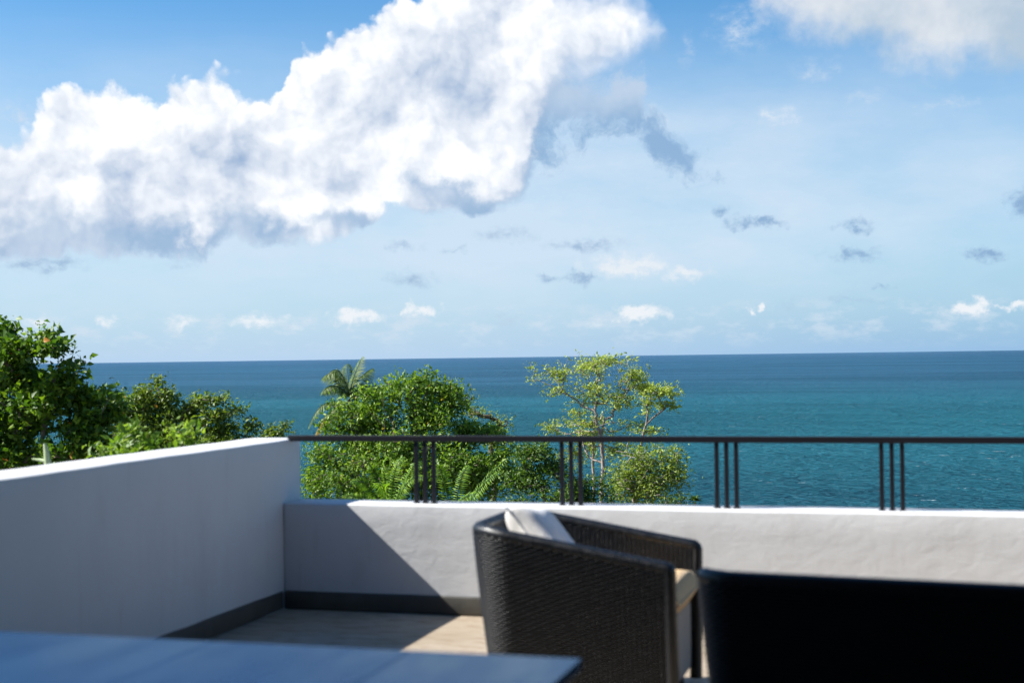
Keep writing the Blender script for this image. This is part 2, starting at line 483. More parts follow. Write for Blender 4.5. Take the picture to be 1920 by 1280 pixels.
def m_table(t):
    p = t.new('ShaderNodeTexCoord').outputs['Object']
    a = t.noise(t.v('MULTIPLY', p, (1, .25, 1)), 7, 5, .6, dims='3D')
    b = bump(t, a, .0010)
    d = t.new('ShaderNodeBsdfDiffuse', {'Color': t.mix(a, (.020, .048, .095), (.030, .065, .125)), 'Normal': b}).outputs[0]
    g_ = t.new('ShaderNodeBsdfGlossy', {'Color': (.40, .57, .76, 1), 'Roughness': t.step(a, .3, .7, .16, .28), 'Normal': b}).outputs[0]
    return t.new('ShaderNodeMixShader', {0: .44, 1: d, 2: g_}).outputs[0]


M = {}
M['plaster'] = mat('white_plaster', m_plaster); M['floor'] = mat('screed', m_floor); M['skirt'] = mat('grey_cement', m_skirt)
M['metal'] = mat('black_metal', m_metal); M['sea'] = mat('sea_water', m_sea); M['earth'] = mat('earth', m_earth)
M['wicker'] = mat('black_wicker', m_wicker); M['backing'] = mat('wicker_shadow_gap', m_backing)
M['tan'] = mat('tan_cushion', m_fabric((.66, .44, .22), (.58, .38, .18)))
M['timber'] = mat('dark_timber', m_bark((.045, .032, .024), (.085, .062, .045)))  # invented finish of the unseen house, kept dark to bounce little light
M['cream'] = mat('cream_cushion', m_fabric((.86, .84, .80), (.80, .77, .73)))
M['taupe'] = mat('taupe_fabric', m_fabric((.30, .29, .27), (.24, .23, .21)))
M['table'] = mat('blue_black_table', m_table)
M['bark_pale'] = mat('pale_bark', m_bark((.20, .165, .14), (.40, .35, .31)))
M['bark'] = mat('brown_bark', m_bark((.09, .07, .05), (.20, .17, .13)))
M['leaf_left'] = mat('glossy_leaf', m_leaf((.022, .060, .008), (.070, .150, .014), (.23, .34, .025), (.55, .22, .03), .965))
M['leaf_shrub'] = mat('shrub_leaf', m_leaf((.036, .074, .012), (.105, .165, .024), (.25, .32, .045), (.30, .16, .04), .97))
M['leaf_mid'] = mat('bush_leaf', m_leaf((.034, .080, .011), (.105, .200, .022), (.28, .39, .055), (.34, .26, .06), .975))
M['leaf_dark'] = mat('dark_leaf', m_leaf((.018, .050, .010), (.055, .115, .016), (.15, .24, .025)))
M['leaf_pale'] = mat('pale_leaf', m_leaf((.14, .19, .028), (.28, .35, .05), (.46, .54, .10), (.36, .24, .07), .95))
M['leaf_round'] = mat('soft_leaf', m_leaf((.06, .10, .018), (.15, .21, .032), (.32, .40, .06)))
M['frond'] = mat('palm_leaf', m_leaf((.03, .070, .015), (.08, .140, .025), (.20, .27, .06), trans=.2))
M['frond_dry'] = mat('dry_palm_leaf', m_leaf((.30, .19, .06), (.40, .28, .10), (.50, .38, .16), trans=.2))
M['feather'] = mat('feathery_leaf', m_leaf((.05, .13, .014), (.13, .26, .02), (.27, .42, .035), trans=.35))
M['stalk'] = mat('pale_stalk', m_bark((.30, .38, .20), (.42, .48, .30)))

# ------------------------------------------------------------------ ground and sea
YP, XL, TH = 7.88, -3.747, .284            # parapet face, left wall face, parapet thickness
ZW, ZP, ZS, ZR = 1.013, .635, .111, 1.0195    # heights: left wall, parapet, skirting, rail centre
LW = .33                                  # left wall thickness
SEA = -25.0


def terrain(x, y):
    z = -3.2 - .30*(y-8) + .6*math.sin(x*.11+1) * math.sin(y*.09)
    if y < 8: z = -3.2 + .02*(8-y)
    return z


nx, ny = 70, 60
gx = np.linspace(-160, 180, nx); gy = np.concatenate([np.linspace(-60, 8, 10), np.linspace(9, 130, ny-10)])
V_, F_ = [], []
for j in range(ny):
    for i in range(nx):
        V_.append((gx[i], gy[j], terrain(gx[i], gy[j]) + .25*math.sin(i*12.9+j*7.3)))
for j in range(ny-1):
    for i in range(nx-1):
        a = j*nx+i; F_.append((a, a+1, a+nx+1, a+nx))
tag(link('hillside', mesh_np('hillside', V_, F_), M['earth'], smooth=True), kind='structure')
S_ = 90000
tag(link('sea', mesh_np('sea', [(-S_, -500, SEA), (S_, -500, SEA), (S_, S_, SEA), (-S_, S_, SEA)], [(0, 1, 2, 3)]), M['sea']), kind='structure')

# ------------------------------------------------------------------ terrace
fl = box('terrace_floor', (XL-LW, -5, -.25), (7.0, YP+TH, 0), M['floor'], bevel=0); tag(fl, kind='structure')
tag(box('terrace_base', (XL-LW+.01, -5, -4.2), (6.99, YP+TH-.01, -.252), M['plaster'], bevel=0), kind='structure')


def wavy_wall(name, lo, hi, mt, parent, amp=.003, step=.12, seed=1):
    """a plastered wall: box cut into a grid, hand-trowelled waviness, softened edges"""
    rnd = random.Random(seed)
    bm = bmesh.new(); bmesh.ops.create_cube(bm, size=1)
    for v in bm.verts: v.co = [lo[i]+(v.co[i]+.5)*(hi[i]-lo[i]) for i in range(3)]
    bmesh.ops.bevel(bm, geom=bm.edges[:], offset=.010, segments=3, affect='EDGES', profile=.5)
    for ax in (0, 1, 2):
        n = int((hi[ax]-lo[ax]-.03)/step)
        for k in range(1, n+1):
            c = lo[ax]+.015+(hi[ax]-lo[ax]-.03)*k/(n+1)
            co = [0, 0, 0]; no = [0, 0, 0]; co[ax] = c; no[ax] = 1
            bmesh.ops.bisect_plane(bm, geom=bm.verts[:]+bm.edges[:]+bm.faces[:], plane_co=co, plane_no=no)
    ph = [rnd.uniform(0, 6.3) for _ in range(9)]
    for v in bm.verts:
        x, y, z = v.co
        w = math.sin(x*5.1+z*3+ph[0])+math.sin(x*11.3-z*7+ph[1])*.6+math.sin(y*6.1+ph[2])+math.sin(y*13+z*5+ph[3])*.6+math.sin(z*9+x*2+ph[4])*.5
        v.co = (x+amp*w, y+amp*math.sin(w*2+ph[5])+amp*.6*w, z+amp*.5*math.sin(x*4+y*3+ph[6])+amp*.35*math.sin(x*17+y*13))
    me = bpy.data.meshes.new(name); bm.to_mesh(me); bm.free()
    return link(name, me, mt, parent, smooth=True)


lw = empty('side_wall', (XL, YP, 0), label='taller white plastered wall closing the left side of the terrace', cat='wall')
o = wavy_wall('wall_body', (-LW, -12.8, -.2), (0, TH, ZW), M['plaster'], lw, .0022, .16, 3)
wavy_wall('skirting', (-.004, -12.8, .002), (.012, -.013, ZS), M['skirt'], lw, .001, .2, 5)
pw = empty('parapet', (XL, YP, 0), label='low white plastered parapet in front of the sea, carrying the black railing', cat='parapet wall')
wavy_wall('wall_body', (.003, 0, -.2), (10.7, TH-.002, ZP), M['plaster'], pw, .0022, .13, 8)
wavy_wall('skirting', (.014, -.012, .002), (10.7, .004, ZS), M['skirt'], pw, .001, .2, 6)

# railing: one flat top rail on groups of three thin square posts
rl = empty('railing', (XL, YP+TH/2, ZP), label='black metal railing with posts in threes on the white parapet', cat='railing')
box('top_rail', (-.02, -.020, ZR-ZP-.018), (10.7, .020, ZR-ZP+.018), M['metal'], rl, .003)
G0, DG, SP = -2.8805-XL, .8989, .0548
post0 = None
for k in range(-1, 11):
    for j in (-1, 0, 1):
        x = G0+k*DG+j*SP
        if x < .05: continue
        if post0 is None:
            post0 = box('post', (-.0115, -.0115, -.01), (.0115, .0115, ZR-ZP-.0185), M['metal'], rl, .002)
            plate0 = box('base_plate', (-.019, -.019, -.002), (.019, .019, .005), M['metal'], post0, .0015)
            post0.location = (x, 0, 0)
        else:
            c = post0.copy(); COL.objects.link(c); c.parent = rl; c.location = (x, 0, 0)
            d = plate0.copy(); COL.objects.link(d); d.parent = c

# unseen house behind the camera: roof shades table and sofa, tall walls cut skylight
hs = empty('house', (0, -3, 0), label='dark timber house out of view, flat roof over the near terrace, tall walls and right block added to cut skylight', cat='house')
box('wall', (-6.5, -.3, 0), (11, 0, 6.4), M['timber'], hs, .01, )  # out of view, made tall to block sky behind the terrace
box('roof', (-6.5, .003, 2.853), (3.597, 7.35, 3.08), M['timber'], hs, .01)
box('added_wing', (3.6, .003, 0), (11, 5.2, 6.4), M['timber'], hs, .01)  # out of view, added to block sky and darken the side wall

# ------------------------------------------------------------------ plants
rng = np.random.default_rng(7)


def leaves(name, P, Dv, Nv, L, Wd, tint, mt, parent=None, fold=.18, droop=.12):
    """many leaves as one mesh: folded, drooping blades of four triangles"""
    n = len(P)
    Dv = Dv/np.linalg.norm(Dv, axis=1)[:, None]
    S = np.cross(Dv, Nv); S /= np.linalg.norm(S, axis=1)[:, None]+1e-9
    N = np.cross(S, Dv)
    L = L[:, None]; Wd = Wd[:, None]
    base = P; mid = P + Dv*L*.5 - N*L*.03; tip = P + Dv*L*.97 - N*L*droop*2
    lf = P + Dv*L*.42 + S*Wd*.5 + N*Wd*fold; rt = P + Dv*L*.42 - S*Wd*.5 + N*Wd*fold
    V = np.stack([base, lf, tip, rt, mid], 1).reshape(-1, 3)
    i = np.arange(n)[:, None]*5
    F = np.concatenate([i+[0, 4, 1], i+[1, 4, 2], i+[4, 3, 2], i+[0, 3, 4]], 0)
    return link(name, mesh_np(name, V, F, np.repeat(tint, 5)), mt, parent)


def grow(trunks, tips, rnd, step=.28, up=.25, wig=.05):
    """join every twig tip to the nearest limb already there; returns nodes, parents, tip indices"""
    nodes, par = [], []
    for tr, fork in trunks:
        prev = -1 if not nodes else int(np.argmin([np.sum((np.array(q)-tr[0])**2) for q in nodes])) if fork else -1
        for k in range(len(tr)-1):
            a, b = np.array(tr[k]), np.array(tr[k+1]); m_ = max(2, int(np.linalg.norm(b-a)/step)+1)
            for s in range(0 if (k == 0 and prev < 0) else 1, m_+1 if True else m_):
                f = s/m_
                q = a*(1-f)+b*f + (rnd.normal(0, wig*.35, 3) if 0 < f < 1 else 0)
                nodes.append(q); par.append(prev); prev = len(nodes)-1
    NB = np.zeros((60000, 3)); nn_ = len(nodes); NB[:nn_] = nodes
    root = np.array(trunks[0][0][-1])
    order = np.argsort(np.linalg.norm(tips-root, axis=1)); ends = []
    for ti in order:
        t = tips[ti]
        dlt = t - NB[:nn_]; dist = np.linalg.norm(dlt, axis=1)
        cost = dist*(1+.5*np.clip(-dlt[:, 2]/(dist+1e-6), 0, 1)) + .08*dist**2
        j = int(np.argmin(cost)); a = NB[j].copy(); d = dist[j]
        m_ = max(1, int(d/step)); prev = j
        bow = np.array([0, 0, -up*d*.5]) + rnd.normal(0, wig*d, 3)
        for s in range(1, m_+1):
            f = s/m_
            q = a*(1-f)+t*f + bow*f*(1-f)*2 + (rnd.normal(0, wig*.3, 3) if f < 1 else 0)
            NB[nn_] = q; par.append(prev); prev = nn_; nn_ += 1
        ends.append(prev)
    return NB[:nn_], np.array(par), np.array(ends)


def limb_mesh(name, NB, par, ends, r_tip, power, mt, parent, rmax=None, sides=5):
    cnt = np.zeros(len(NB)); cnt[ends] = 1
    for i in range(len(NB)-1, -1, -1):
        if par[i] >= 0: cnt[par[i]] += cnt[i]
    R = r_tip*np.maximum(cnt, 1)**power
    if rmax: R = np.minimum(R, rmax)
    idx = np.where(par >= 0)[0]
    A, B = NB[par[idx]], NB[idx]; ra, rb_ = np.minimum(R[par[idx]], R[idx]*1.5), R[idx]
    T = B-A; T /= np.linalg.norm(T, axis=1)[:, None]+1e-9
    X = np.cross(T, np.array([.31, .2, .93])); X /= np.linalg.norm(X, axis=1)[:, None]+1e-9
    Y = np.cross(T, X); th = np.arange(sides)*2*np.pi/sides
    ring = np.cos(th)[None, :, None]*X[:, None]+np.sin(th)[None, :, None]*Y[:, None]
    V = np.stack([A[:, None]+ra[:, None, None]*ring, B[:, None]+rb_[:, None, None]*ring], 1).reshape(-1, 3)
    i = np.arange(len(idx))[:, None, None]*2*sides; j = np.arange(sides)[None, :, None]; j2 = (j+1) % sides
    F = np.concatenate([i+j, i+j2, i+sides+j2, i+sides+j], 2).reshape(-1, 4)
    return link(name, mesh_np(name, V, F), mt, parent, smooth=True)


def tree(name, label, Y, base_px, trunk_px, crowns, ntips, per, L, Wr, lm, bm_, cat='tree', r_tip=.006, power=.42, extra=(), up=.25,
         spread=.16, dzf=1.0, group=None, rmax=None, seed=1, tipbias=.5, leaf_up=.5, warmth=0.0, spray=.17):
    """crowns: (px, py, rx, ry, depth offset m) lobes in the photograph at distance Y; a trunk rises from the ground to trunk_px"""
    rnd = np.random.default_rng(seed)
    bx, by = at(base_px, 900, Y)[:2]
    base = np.array([bx, by, terrain(bx, by)-.2])
    root = empty(name, tuple(base), label=label, cat=cat, group=group)
    pts = [np.zeros(3)] + [at(x, y, Y+dy)-base for (x, y, dy) in trunk_px]
    trunks = [(pts, False)] + [([at(x, y, Y+dy)-base for (x, y, dy) in e], True) for e in extra]
    area = np.array([c[2]*c[3] for c in crowns], float); area /= area.sum()
    k = Y/F_PX*1.04; tips = []
    for c, a in zip(crowns, area):
        n = max(3, int(ntips*a)); ctr = at(c[0], c[1], Y+c[4])-base
        nc = max(3, n//10)                                     # twigs gather in sprays, with gaps between the sprays
        d = rnd.normal(size=(nc, 3)); d /= np.linalg.norm(d, axis=1)[:, None]
        d = d[rnd.integers(0, nc, n)] + rnd.normal(0, spray, (n, 3))
        r = rnd.uniform(.12, 1, n)**tipbias*rnd.uniform(.80, 1.10, n)
        rx, ry = c[2]*k, c[3]*k
        off_ = d*r[:, None]*np.array([rx, (rx+ry)*.5*dzf, ry])
        tips.append(ctr+off_)
    tips = np.concatenate(tips)
    NB, par, ends = grow(trunks, tips, rnd, up=up)
    limb_mesh('trunk', NB, par, ends, r_tip, power, bm_, root, rmax)
    # leaves round every twig end and along the last stretch of the twig
    E_ = NB[ends]; prev = NB[par[ends]]; tw = E_-prev; tw /= np.linalg.norm(tw, axis=1)[:, None]+1e-9
    n = len(ends)
    cl = np.repeat(np.arange(n), per)
    nl = len(cl)
    P = E_[cl] + rnd.normal(0, spread, (nl, 3))*np.array([1, 1, .75]) - tw[cl]*rnd.uniform(-.1, .5, nl)[:, None]*spread*2
    rad = rnd.normal(size=(nl, 3)); rad /= np.linalg.norm(rad, axis=1)[:, None]
    Dv = tw[cl]*.55 + rad*.9 + np.array([0, 0, .12])
    Nv = rnd.normal(size=(nl, 3))*.75 + np.array([-.15, -.1, leaf_up])
    clump = rnd.uniform(0, 1, n)
    hgt = (E_[:, 2]-E_[:, 2].min())/(np.ptp(E_[:, 2])+1e-6)
    tn = np.clip(.42*clump[cl] + .48*rnd.uniform(0, 1, nl) + .10*hgt[cl]+warmth, 0, .94)
    rare = rnd.uniform(0, 1, nl) > .992; tn[rare] = .99
    Ls = L*rnd.uniform(.45, 1.45, nl)
    leaves('crown', P, Dv, Nv, Ls, Ls*Wr*rnd.uniform(.85, 1.15, nl), tn, lm, root)
    return root


def frond(pts, n, llen, lw_, mt, parent, hang=.5, name='frond', side=1.0, rnd=None, r0=.02, fwd=.5, plane=None, stem=None):
    """a feather-shaped leaf: a curved midrib (a sub-part) with leaflets along both sides"""
    rnd = rnd or np.random.default_rng(3)
    P0, P1, P2_, = [np.array(p) for p in pts[:3]]
    t = np.linspace(0, 1, n)
    C = ((1-t)**2)[:, None]*P0+(2*t*(1-t))[:, None]*P1+(t**2)[:, None]*P2_
    T = np.gradient(C, axis=0); T /= np.linalg.norm(T, axis=1)[:, None]
    up_ = np.array(plane if plane is not None else (0, 0, 1.0))
    S = np.cross(T, up_); S /= np.linalg.norm(S, axis=1)[:, None]+1e-9
    U_ = np.cross(S, T)
    pr = llen*np.sin(np.clip(t*.93+.07, 0, 1)*np.pi)**.55*(1-.35*t)
    Ps, Ds, Ns, Ls = [], [], [], []
    for sgn in (-1, 1):
        d = S*sgn*side + T*fwd + rnd.normal(0, .07, (n, 3)) + np.array([0, 0, -hang])
        Ps.append(C); Ds.append(d); Ns.append(U_+rnd.normal(0, .15, (n, 3))); Ls.append(pr*rnd.uniform(.85, 1.1, n))
    Ps, Ds, Ns, Ls = map(np.concatenate, (Ps, Ds, Ns, Ls))
    o_ = leaves(name, Ps, Ds, Ns, Ls, np.full(len(Ls), lw_)*rnd.uniform(.8, 1.2, len(Ls)), rnd.uniform(.1, .94, len(Ls)), mt, parent, fold=.1, droop=.14)
    v, f = tube(C[::max(1, n//14)], np.linspace(r0, r0*.3, len(C[::max(1, n//14)])), 5)
    link('midrib', mesh_np('midrib', v, f), stem or mt, o_, True)
    return o_


# --- left: tall tree with glossy leaves, leaves the frame on the left
tree('broadleaf_tree', 'tallest glossy green tree, at the left edge beyond the side wall', 16, -40, [(-30, 1050, 0), (10, 860, 0)],
     [(-75, 690, 110, 95, .3), (5, 640, 42, 34, 0), (60, 645, 62, 22, -.2), (114, 650, 12, 5, 0), (72, 628, 30, 9, 0), (222, 738, 22, 8, 0), (150, 684, 24, 8, 0), (8, 612, 16, 12, 0), (100, 650, 22, 8, -.2), (40, 710, 80, 50, .2), (126, 704, 34, 20, 0), (165, 755, 48, 28, .2), (90, 770, 90, 55, 0), (-20, 800, 100, 70, 0), (170, 800, 60, 50, .2), (80, 860, 130, 50, .1), (200, 850, 60, 40, .2), (-60, 890, 120, 60, 0)],
     1000, 24, .092, .58, M['leaf_left'], M['bark'], seed=11, spray=.25, spread=.075, r_tip=.005, group=None, tipbias=.45, warmth=-.02)
tree('spreading_shrub', 'lower olive green shrubby tree spreading above the side wall, right of the tallest left tree', 21, 300, [(290, 1010, 0), (300, 880, 0)],
     [(232, 765, 50, 32, 0), (285, 770, 60, 40, 0), (294, 727, 9, 22, 0), (262, 745, 30, 20, 0), (325, 745, 30, 14, 0), (350, 785, 50, 30, .2), (368, 748, 26, 12, 0), (408, 752, 16, 14, 0), (400, 775, 26, 16, 0), (430, 770, 24, 7, 0), (300, 825, 110, 40, 0), (410, 820, 70, 26, 0), (480, 803, 24, 10, 0), (538, 799, 12, 9, 0), (520, 810, 30, 8, 0), (450, 850, 100, 30, 0)],
     1000, 18, .070, .5, M['leaf_shrub'], M['bark'], seed=5, spray=.24, spread=.07, r_tip=.005, tipbias=.6, cat='shrub')
tree('leafy_bush', 'blurred yellow green bush just outside the side wall, nearest of the bushes on the left', 10.5, 240, [(240, 1100, 0), (245, 900, 0)],
     [(200, 840, 55, 16, 0), (265, 822, 70, 16, 0), (330, 812, 50, 15, 0), (240, 862, 110, 26, 0), (310, 850, 70, 28, 0)],
     90, 18, .078, .4, M['leaf_mid'], M['bark'], seed=9, spread=.055, r_tip=.004, cat='bush', warmth=.1)

# --- middle
tree('dense_tree', 'broad dense green tree in the middle, in front of the coconut palm', 30, 760, [(750, 1150, 0), (745, 1000, 0), (728, 860, .3)],
     [(670, 780, 56, 44, .2), (624, 808, 24, 22, 0), (700, 742, 38, 20, 0), (765, 745, 70, 40, 0), (782, 710, 30, 17, 0), (740, 722, 16, 10, 0), (818, 728, 20, 16, 0), (862, 738, 16, 14, 0), (598, 845, 18, 16, 0), (835, 760, 50, 38, 0), (760, 820, 130, 55, 0), (885, 800, 45, 30, .3), (925, 815, 40, 26, .5), (640, 850, 65, 50, 0), (600, 905, 34, 34, 0), (700, 900, 120, 60, -.5), (830, 880, 110, 70, -.3), (920, 880, 70, 55, 0), (760, 970, 190, 50, 0)],
     1900, 22, .097, .50, M['leaf_mid'], M['bark'], seed=21, spread=.13, r_tip=.007, tipbias=.42, dzf=.8,
     extra=[[(728, 870, .2), (722, 800, -1.1), (717, 740, -1.4)], [(722, 800, -1), (690, 770, -1.2)]])
tree('thin_twiggy_tree', 'thin sparse tree with reddish twigs at the right shoulder of the broad dense tree', 33, 925, [(925, 1010, 0), (925, 860, 0)],
     [(850, 725, 18, 14, 0), (870, 745, 22, 20, 0), (895, 775, 30, 22, 0), (930, 790, 26, 20, 0), (915, 820, 40, 24, 0)],
     260, 4, .07, .4, M['leaf_pale'], M['bark'], seed=4, spread=.12, r_tip=.007, tipbias=.7, warmth=-.1)
tree('dark_bush', 'dark green bush low between the broad dense tree and the pale trunked tree', 27, 1030, [(1030, 1100, 0), (1030, 960, 0)],
     [(1000, 865, 40, 32, 0), (985, 910, 50, 40, 0), (1030, 880, 34, 26, 0), (1050, 915, 60, 36, 0), (1110, 925, 55, 22, 0), (1010, 840, 22, 14, 0), (1040, 960, 110, 36, 0), (1130, 912, 24, 14, 0)],
     430, 17, .08, .5, M['leaf_dark'], M['bark'], seed=31, spread=.11, r_tip=.006, cat='bush')
tree('pale_trunk_tree', 'slender open tree with pale forking limbs and sparse lime green leaves', 35, 1130,
     [(1129, 1060, 0), (1128, 960, 0), (1128, 905, 0), (1130, 850, 0), (1126, 812, 0), (1118, 790, 0), (1115, 770, 0)],
     [(1095, 688, 58, 24, .2), (1148, 680, 46, 18, -.3), (1050, 702, 42, 22, 0), (1040, 733, 26, 12, 0), (1000, 713, 14, 5, 0), (1180, 702, 34, 22, 0), (1200, 728, 30, 20, .3), (1185, 700, 26, 14, .2), (1110, 730, 60, 22, 0), (1150, 745, 46, 20, 0), (1165, 765, 28, 9, 0), (1108, 755, 34, 8, .3),
      (1075, 795, 60, 15, 0), (1040, 803, 30, 10, .2), (1105, 815, 60, 12, .3), (1180, 797, 26, 8, 0), (1200, 803, 16, 8, 0), (1095, 775, 40, 8, .5), (1145, 850, 40, 20, .6), (1080, 850, 30, 30, .4)],
     950, 7, .08, .42, M['leaf_pale'], M['bark_pale'], seed=13, spray=.42, spread=.062, r_tip=.0027, power=.45, rmax=.052, tipbias=.8, up=.15,
     extra=[[(1115, 770, 0), (1092, 762, 0), (1068, 742, 0), (1040, 725, 0), (1008, 712, 0)], [(1115, 770, 0), (1122, 735, .2), (1132, 700, .2)], [(1126, 812, 0), (1133, 786, 0), (1134, 768, -.1), (1142, 735, -.2)],
            [(1134, 786, 0), (1150, 780, 0), (1148, 770, 0), (1162, 752, 0), (1180, 730, 0)], [(1092, 762, 0), (1094, 735, -.1), (1088, 705, -.1)], [(1130, 868, 0), (1112, 862, .1), (1098, 845, .2), (1092, 820, .3)], [(1068, 742, 0), (1048, 720, -.2), (1032, 700, -.2)]])
tree('slim_tree', 'thin straight pale stem close on the left of the forking pale trunk', 36, 1112, [(1112, 1060, 0), (1112, 960, 0), (1113, 850, 0), (1114, 790, 0)],
     [(1105, 830, 26, 20, 0), (1118, 790, 20, 16, 0), (1085, 812, 20, 10, 0)],
     60, 5, .08, .45, M['leaf_pale'], M['bark_pale'], seed=43, spread=.1, r_tip=.012, power=.3, rmax=.045, tipbias=.8)
tree('leaning_tree', 'small pale stemmed tree leaning out right of the forking pale trunk, lime tuft on top', 37, 1190, [(1185, 1060, 0), (1190, 940, 0), (1203, 830, 0), (1212, 795, 0), (1215, 770, 0)],
     [(1228, 728, 26, 14, 0), (1250, 733, 28, 18, 0), (1212, 738, 16, 12, .2), (1218, 756, 16, 12, 0), (1262, 762, 14, 6, 0), (1245, 756, 24, 10, 0), (1210, 775, 12, 6, 0), (1220, 812, 34, 7, 0)],
     190, 8, .085, .5, M['leaf_pale'], M['bark_pale'], seed=17, spray=.4, spread=.07, r_tip=.004, power=.43, rmax=.045, tipbias=.8,
     extra=[[(1212, 795, 0), (1228, 780, 0), (1248, 765, 0)]])
tree('round_tree', 'rounded soft green tree under the leaning stem, rightmost of the leafy crowns', 31, 1205, [(1200, 1080, 0), (1190, 950, 0), (1195, 905, 0)],
     [(1215, 858, 58, 30, 0), (1250, 880, 30, 28, 0), (1185, 885, 42, 34, 0), (1225, 905, 46, 34, 0), (1200, 930, 60, 30, 0), (1262, 855, 16, 14, 0), (1240, 985, 40, 30, 0), (1272, 900, 10, 10, 0)],
     470, 14, .088, .40, M['leaf_round'], M['bark_pale'], seed=23, spray=.28, spread=.14, r_tip=.006, tipbias=.6, extra=[[(1195, 905, 0), (1160, 898, -1), (1145, 905, -1.2)], [(1195, 905, 0), (1215, 880, -1)]])
tree('sparse_bush', 'tiny sparse bush just above the parapet, right of the rounded soft green tree', 34, 1268, [(1268, 1040, 0), (1268, 960, 0)],
     [(1268, 932, 16, 9, 0), (1285, 940, 20, 8, 0), (1255, 945, 20, 14, 0)], 50, 7, .08, .4, M['leaf_dark'], M['bark'], seed=3, spread=.09, r_tip=.004, cat='bush')

# --- coconut palm, far down the slope
YPALM = 60.0
pc = at(655, 748, YPALM); pb = np.array([pc[0]+.6, YPALM, terrain(pc[0], YPALM)])
palm = empty('coconut_palm', tuple(pb), label='coconut palm with arching fronds behind the broad dense tree', cat='palm tree')
tp = np.linspace(0, 1, 16)[:, None]
tc = (pc-pb)*tp + np.array([.5, 0, 0])*np.sin(tp*np.pi)
v, f = tube(tc, np.linspace(.17, .10, 16), 9); link('trunk', mesh_np('trunk', v, f), M['bark'], palm, True)
rf = np.random.default_rng(8)


def pf(mid, tip, dy=(0, 0), n=64, ll=.95, mt='frond', hang=.55, start=(655, 742)):
    P0 = at(start[0], start[1], YPALM)-pb; P1 = at(mid[0], mid[1], YPALM+dy[0])-pb; P2_ = at(tip[0], tip[1], YPALM+dy[1])-pb
    frond([P0, P1, P2_], n, ll, .036, M[mt], palm, hang, rnd=rf, r0=.035, fwd=.55)


pf((636, 660), (606, 716), (-.4, -.8)); pf((630, 676), (603, 712), (.3, .6), ll=.95)
pf((620, 705), (604, 738), (-.6, -1.2), ll=.95); pf((662, 700), (681, 668), (.2, .6), hang=.0, ll=.75)
pf((668, 705), (700, 690), (.8, 1.4), ll=.95); pf((650, 700), (652, 682), (.9, 1.6), hang=.1, ll=.8)
pf((690, 712), (729, 730), (.2, .3), ll=.95); pf((600, 735), (577, 806), (-.6, -1.0), ll=.6, start=(645, 760)); pf((640, 752), (596, 792), (-1, -1.9), ll=.6, start=(645, 760))
pf((610, 770), (588, 822), (0, 0), mt='frond_dry', ll=.8, hang=.9, start=(640, 765)); pf((690, 760), (722, 790), (.5, .8), ll=.95)
pf((640, 710), (632, 690), (1.5, 2.4), ll=.95)

# --- feathery plants in front of the broad dense tree
def feathery(name, label, Y, base_px, fronds, seed, ll=.17):
    bx, by = at(base_px, 960, Y)[:2]; b = np.array([bx, by, terrain(bx, by)])
    r = empty(name, tuple(b), label=label, cat='fern-like plant')
    rn = np.random.default_rng(seed)
    top_ = at(base_px, 985, Y)-b
    v, f = tube(np.linspace((0, 0, 0), top_, 10)+rn.normal(0, .02, (10, 3)), np.linspace(.06, .03, 10), 7)
    link('stem', mesh_np('stem', v, f), M['bark'], r, True)
    for (mx, my, tx, ty, dy) in fronds:
        frond([top_, at(mx, my, Y+dy*.5)-b, at(tx, ty, Y+dy)-b], 34, ll*1.15*rn.uniform(.85, 1.15), .019, M['feather'], r, .25, rnd=rn, r0=.010, fwd=.35, plane=(-.2, -.75, .65))
    return r


feathery('feathery_plant', 'bright green feathery plant left of the second post group, above the parapet', 21, 730,
         [(690, 880, 655, 905, -.4), (700, 850, 690, 880, -.2), (735, 850, 760, 858, .1), (715, 850, 722, 862, -.6), (760, 870, 800, 900, -.3), (690, 920, 640, 930, -.2), (770, 850, 795, 868, .4), (730, 900, 700, 905, -.8), (750, 905, 770, 880, -.8)], 3)
feathery('feathery_plant', 'feathery plant with one long bright frond pointing up right, before the second post group', 22, 850,
         [(900, 900, 955, 857, -.4), (890, 915, 940, 880, -.5), (860, 880, 880, 872, .2), (830, 880, 822, 872, -.2), (850, 925, 900, 925, -.6)], 6)

# --- tuft at the right and the pale stalk at the left
Yt = 40.0
tb = at(1302, 950, Yt); tz = terrain(tb[0], tb[1]); tb0 = np.array([tb[0], tb[1], tz])
tf = empty('tufted_plant', tuple(tb0), label='small dark rosette plant poking above the parapet, last plant before open sea', cat='plant')
v, f = tube(np.linspace((0, 0, 0), at(1303, 940, Yt)-tb0, 10), np.linspace(.07, .03, 10), 6); link('stem', mesh_np('stem', v, f), M['bark'], tf, True)
rt_ = np.random.default_rng(5)
for k in range(13):
    a = k*2.4; e = .3+.9*(k % 4)/4
    c0 = at(1303, 938, Yt)-tb0; dirn = np.array([math.cos(a)*math.cos(e), math.sin(a)*math.cos(e), math.sin(e)])
    P = np.stack([c0]*6)+rt_.normal(0, .01, (6, 3)); Dd = dirn[None]+rt_.normal(0, .16, (6, 3)); Ln = np.full(6, .24)*rt_.uniform(.7, 1.1, 6)
    leaves('leaf', P, Dd, np.tile([0, 0, 1.0], (6, 1))+rt_.normal(0, .2, (6, 3)), Ln, Ln*.28, rt_.uniform(.1, .7, 6), M['leaf_dark'], tf)
Yk = 9.6
kb = at(88, 900, Yk); kb0 = np.array([kb[0], kb[1], terrain(kb[0], kb[1])])
sk = empty('cut_stalk', tuple(kb0), label='pale green bare stalk with a side stub behind the side wall', cat='plant stalk')
v1 = tube(np.array([(0, 0, 0), at(91, 1000, Yk)-kb0, at(90, 870, Yk)-kb0, at(87, 845, Yk)-kb0, at(84, 831, Yk)-kb0]), [.06, .045, .028, .022, .012], 9)
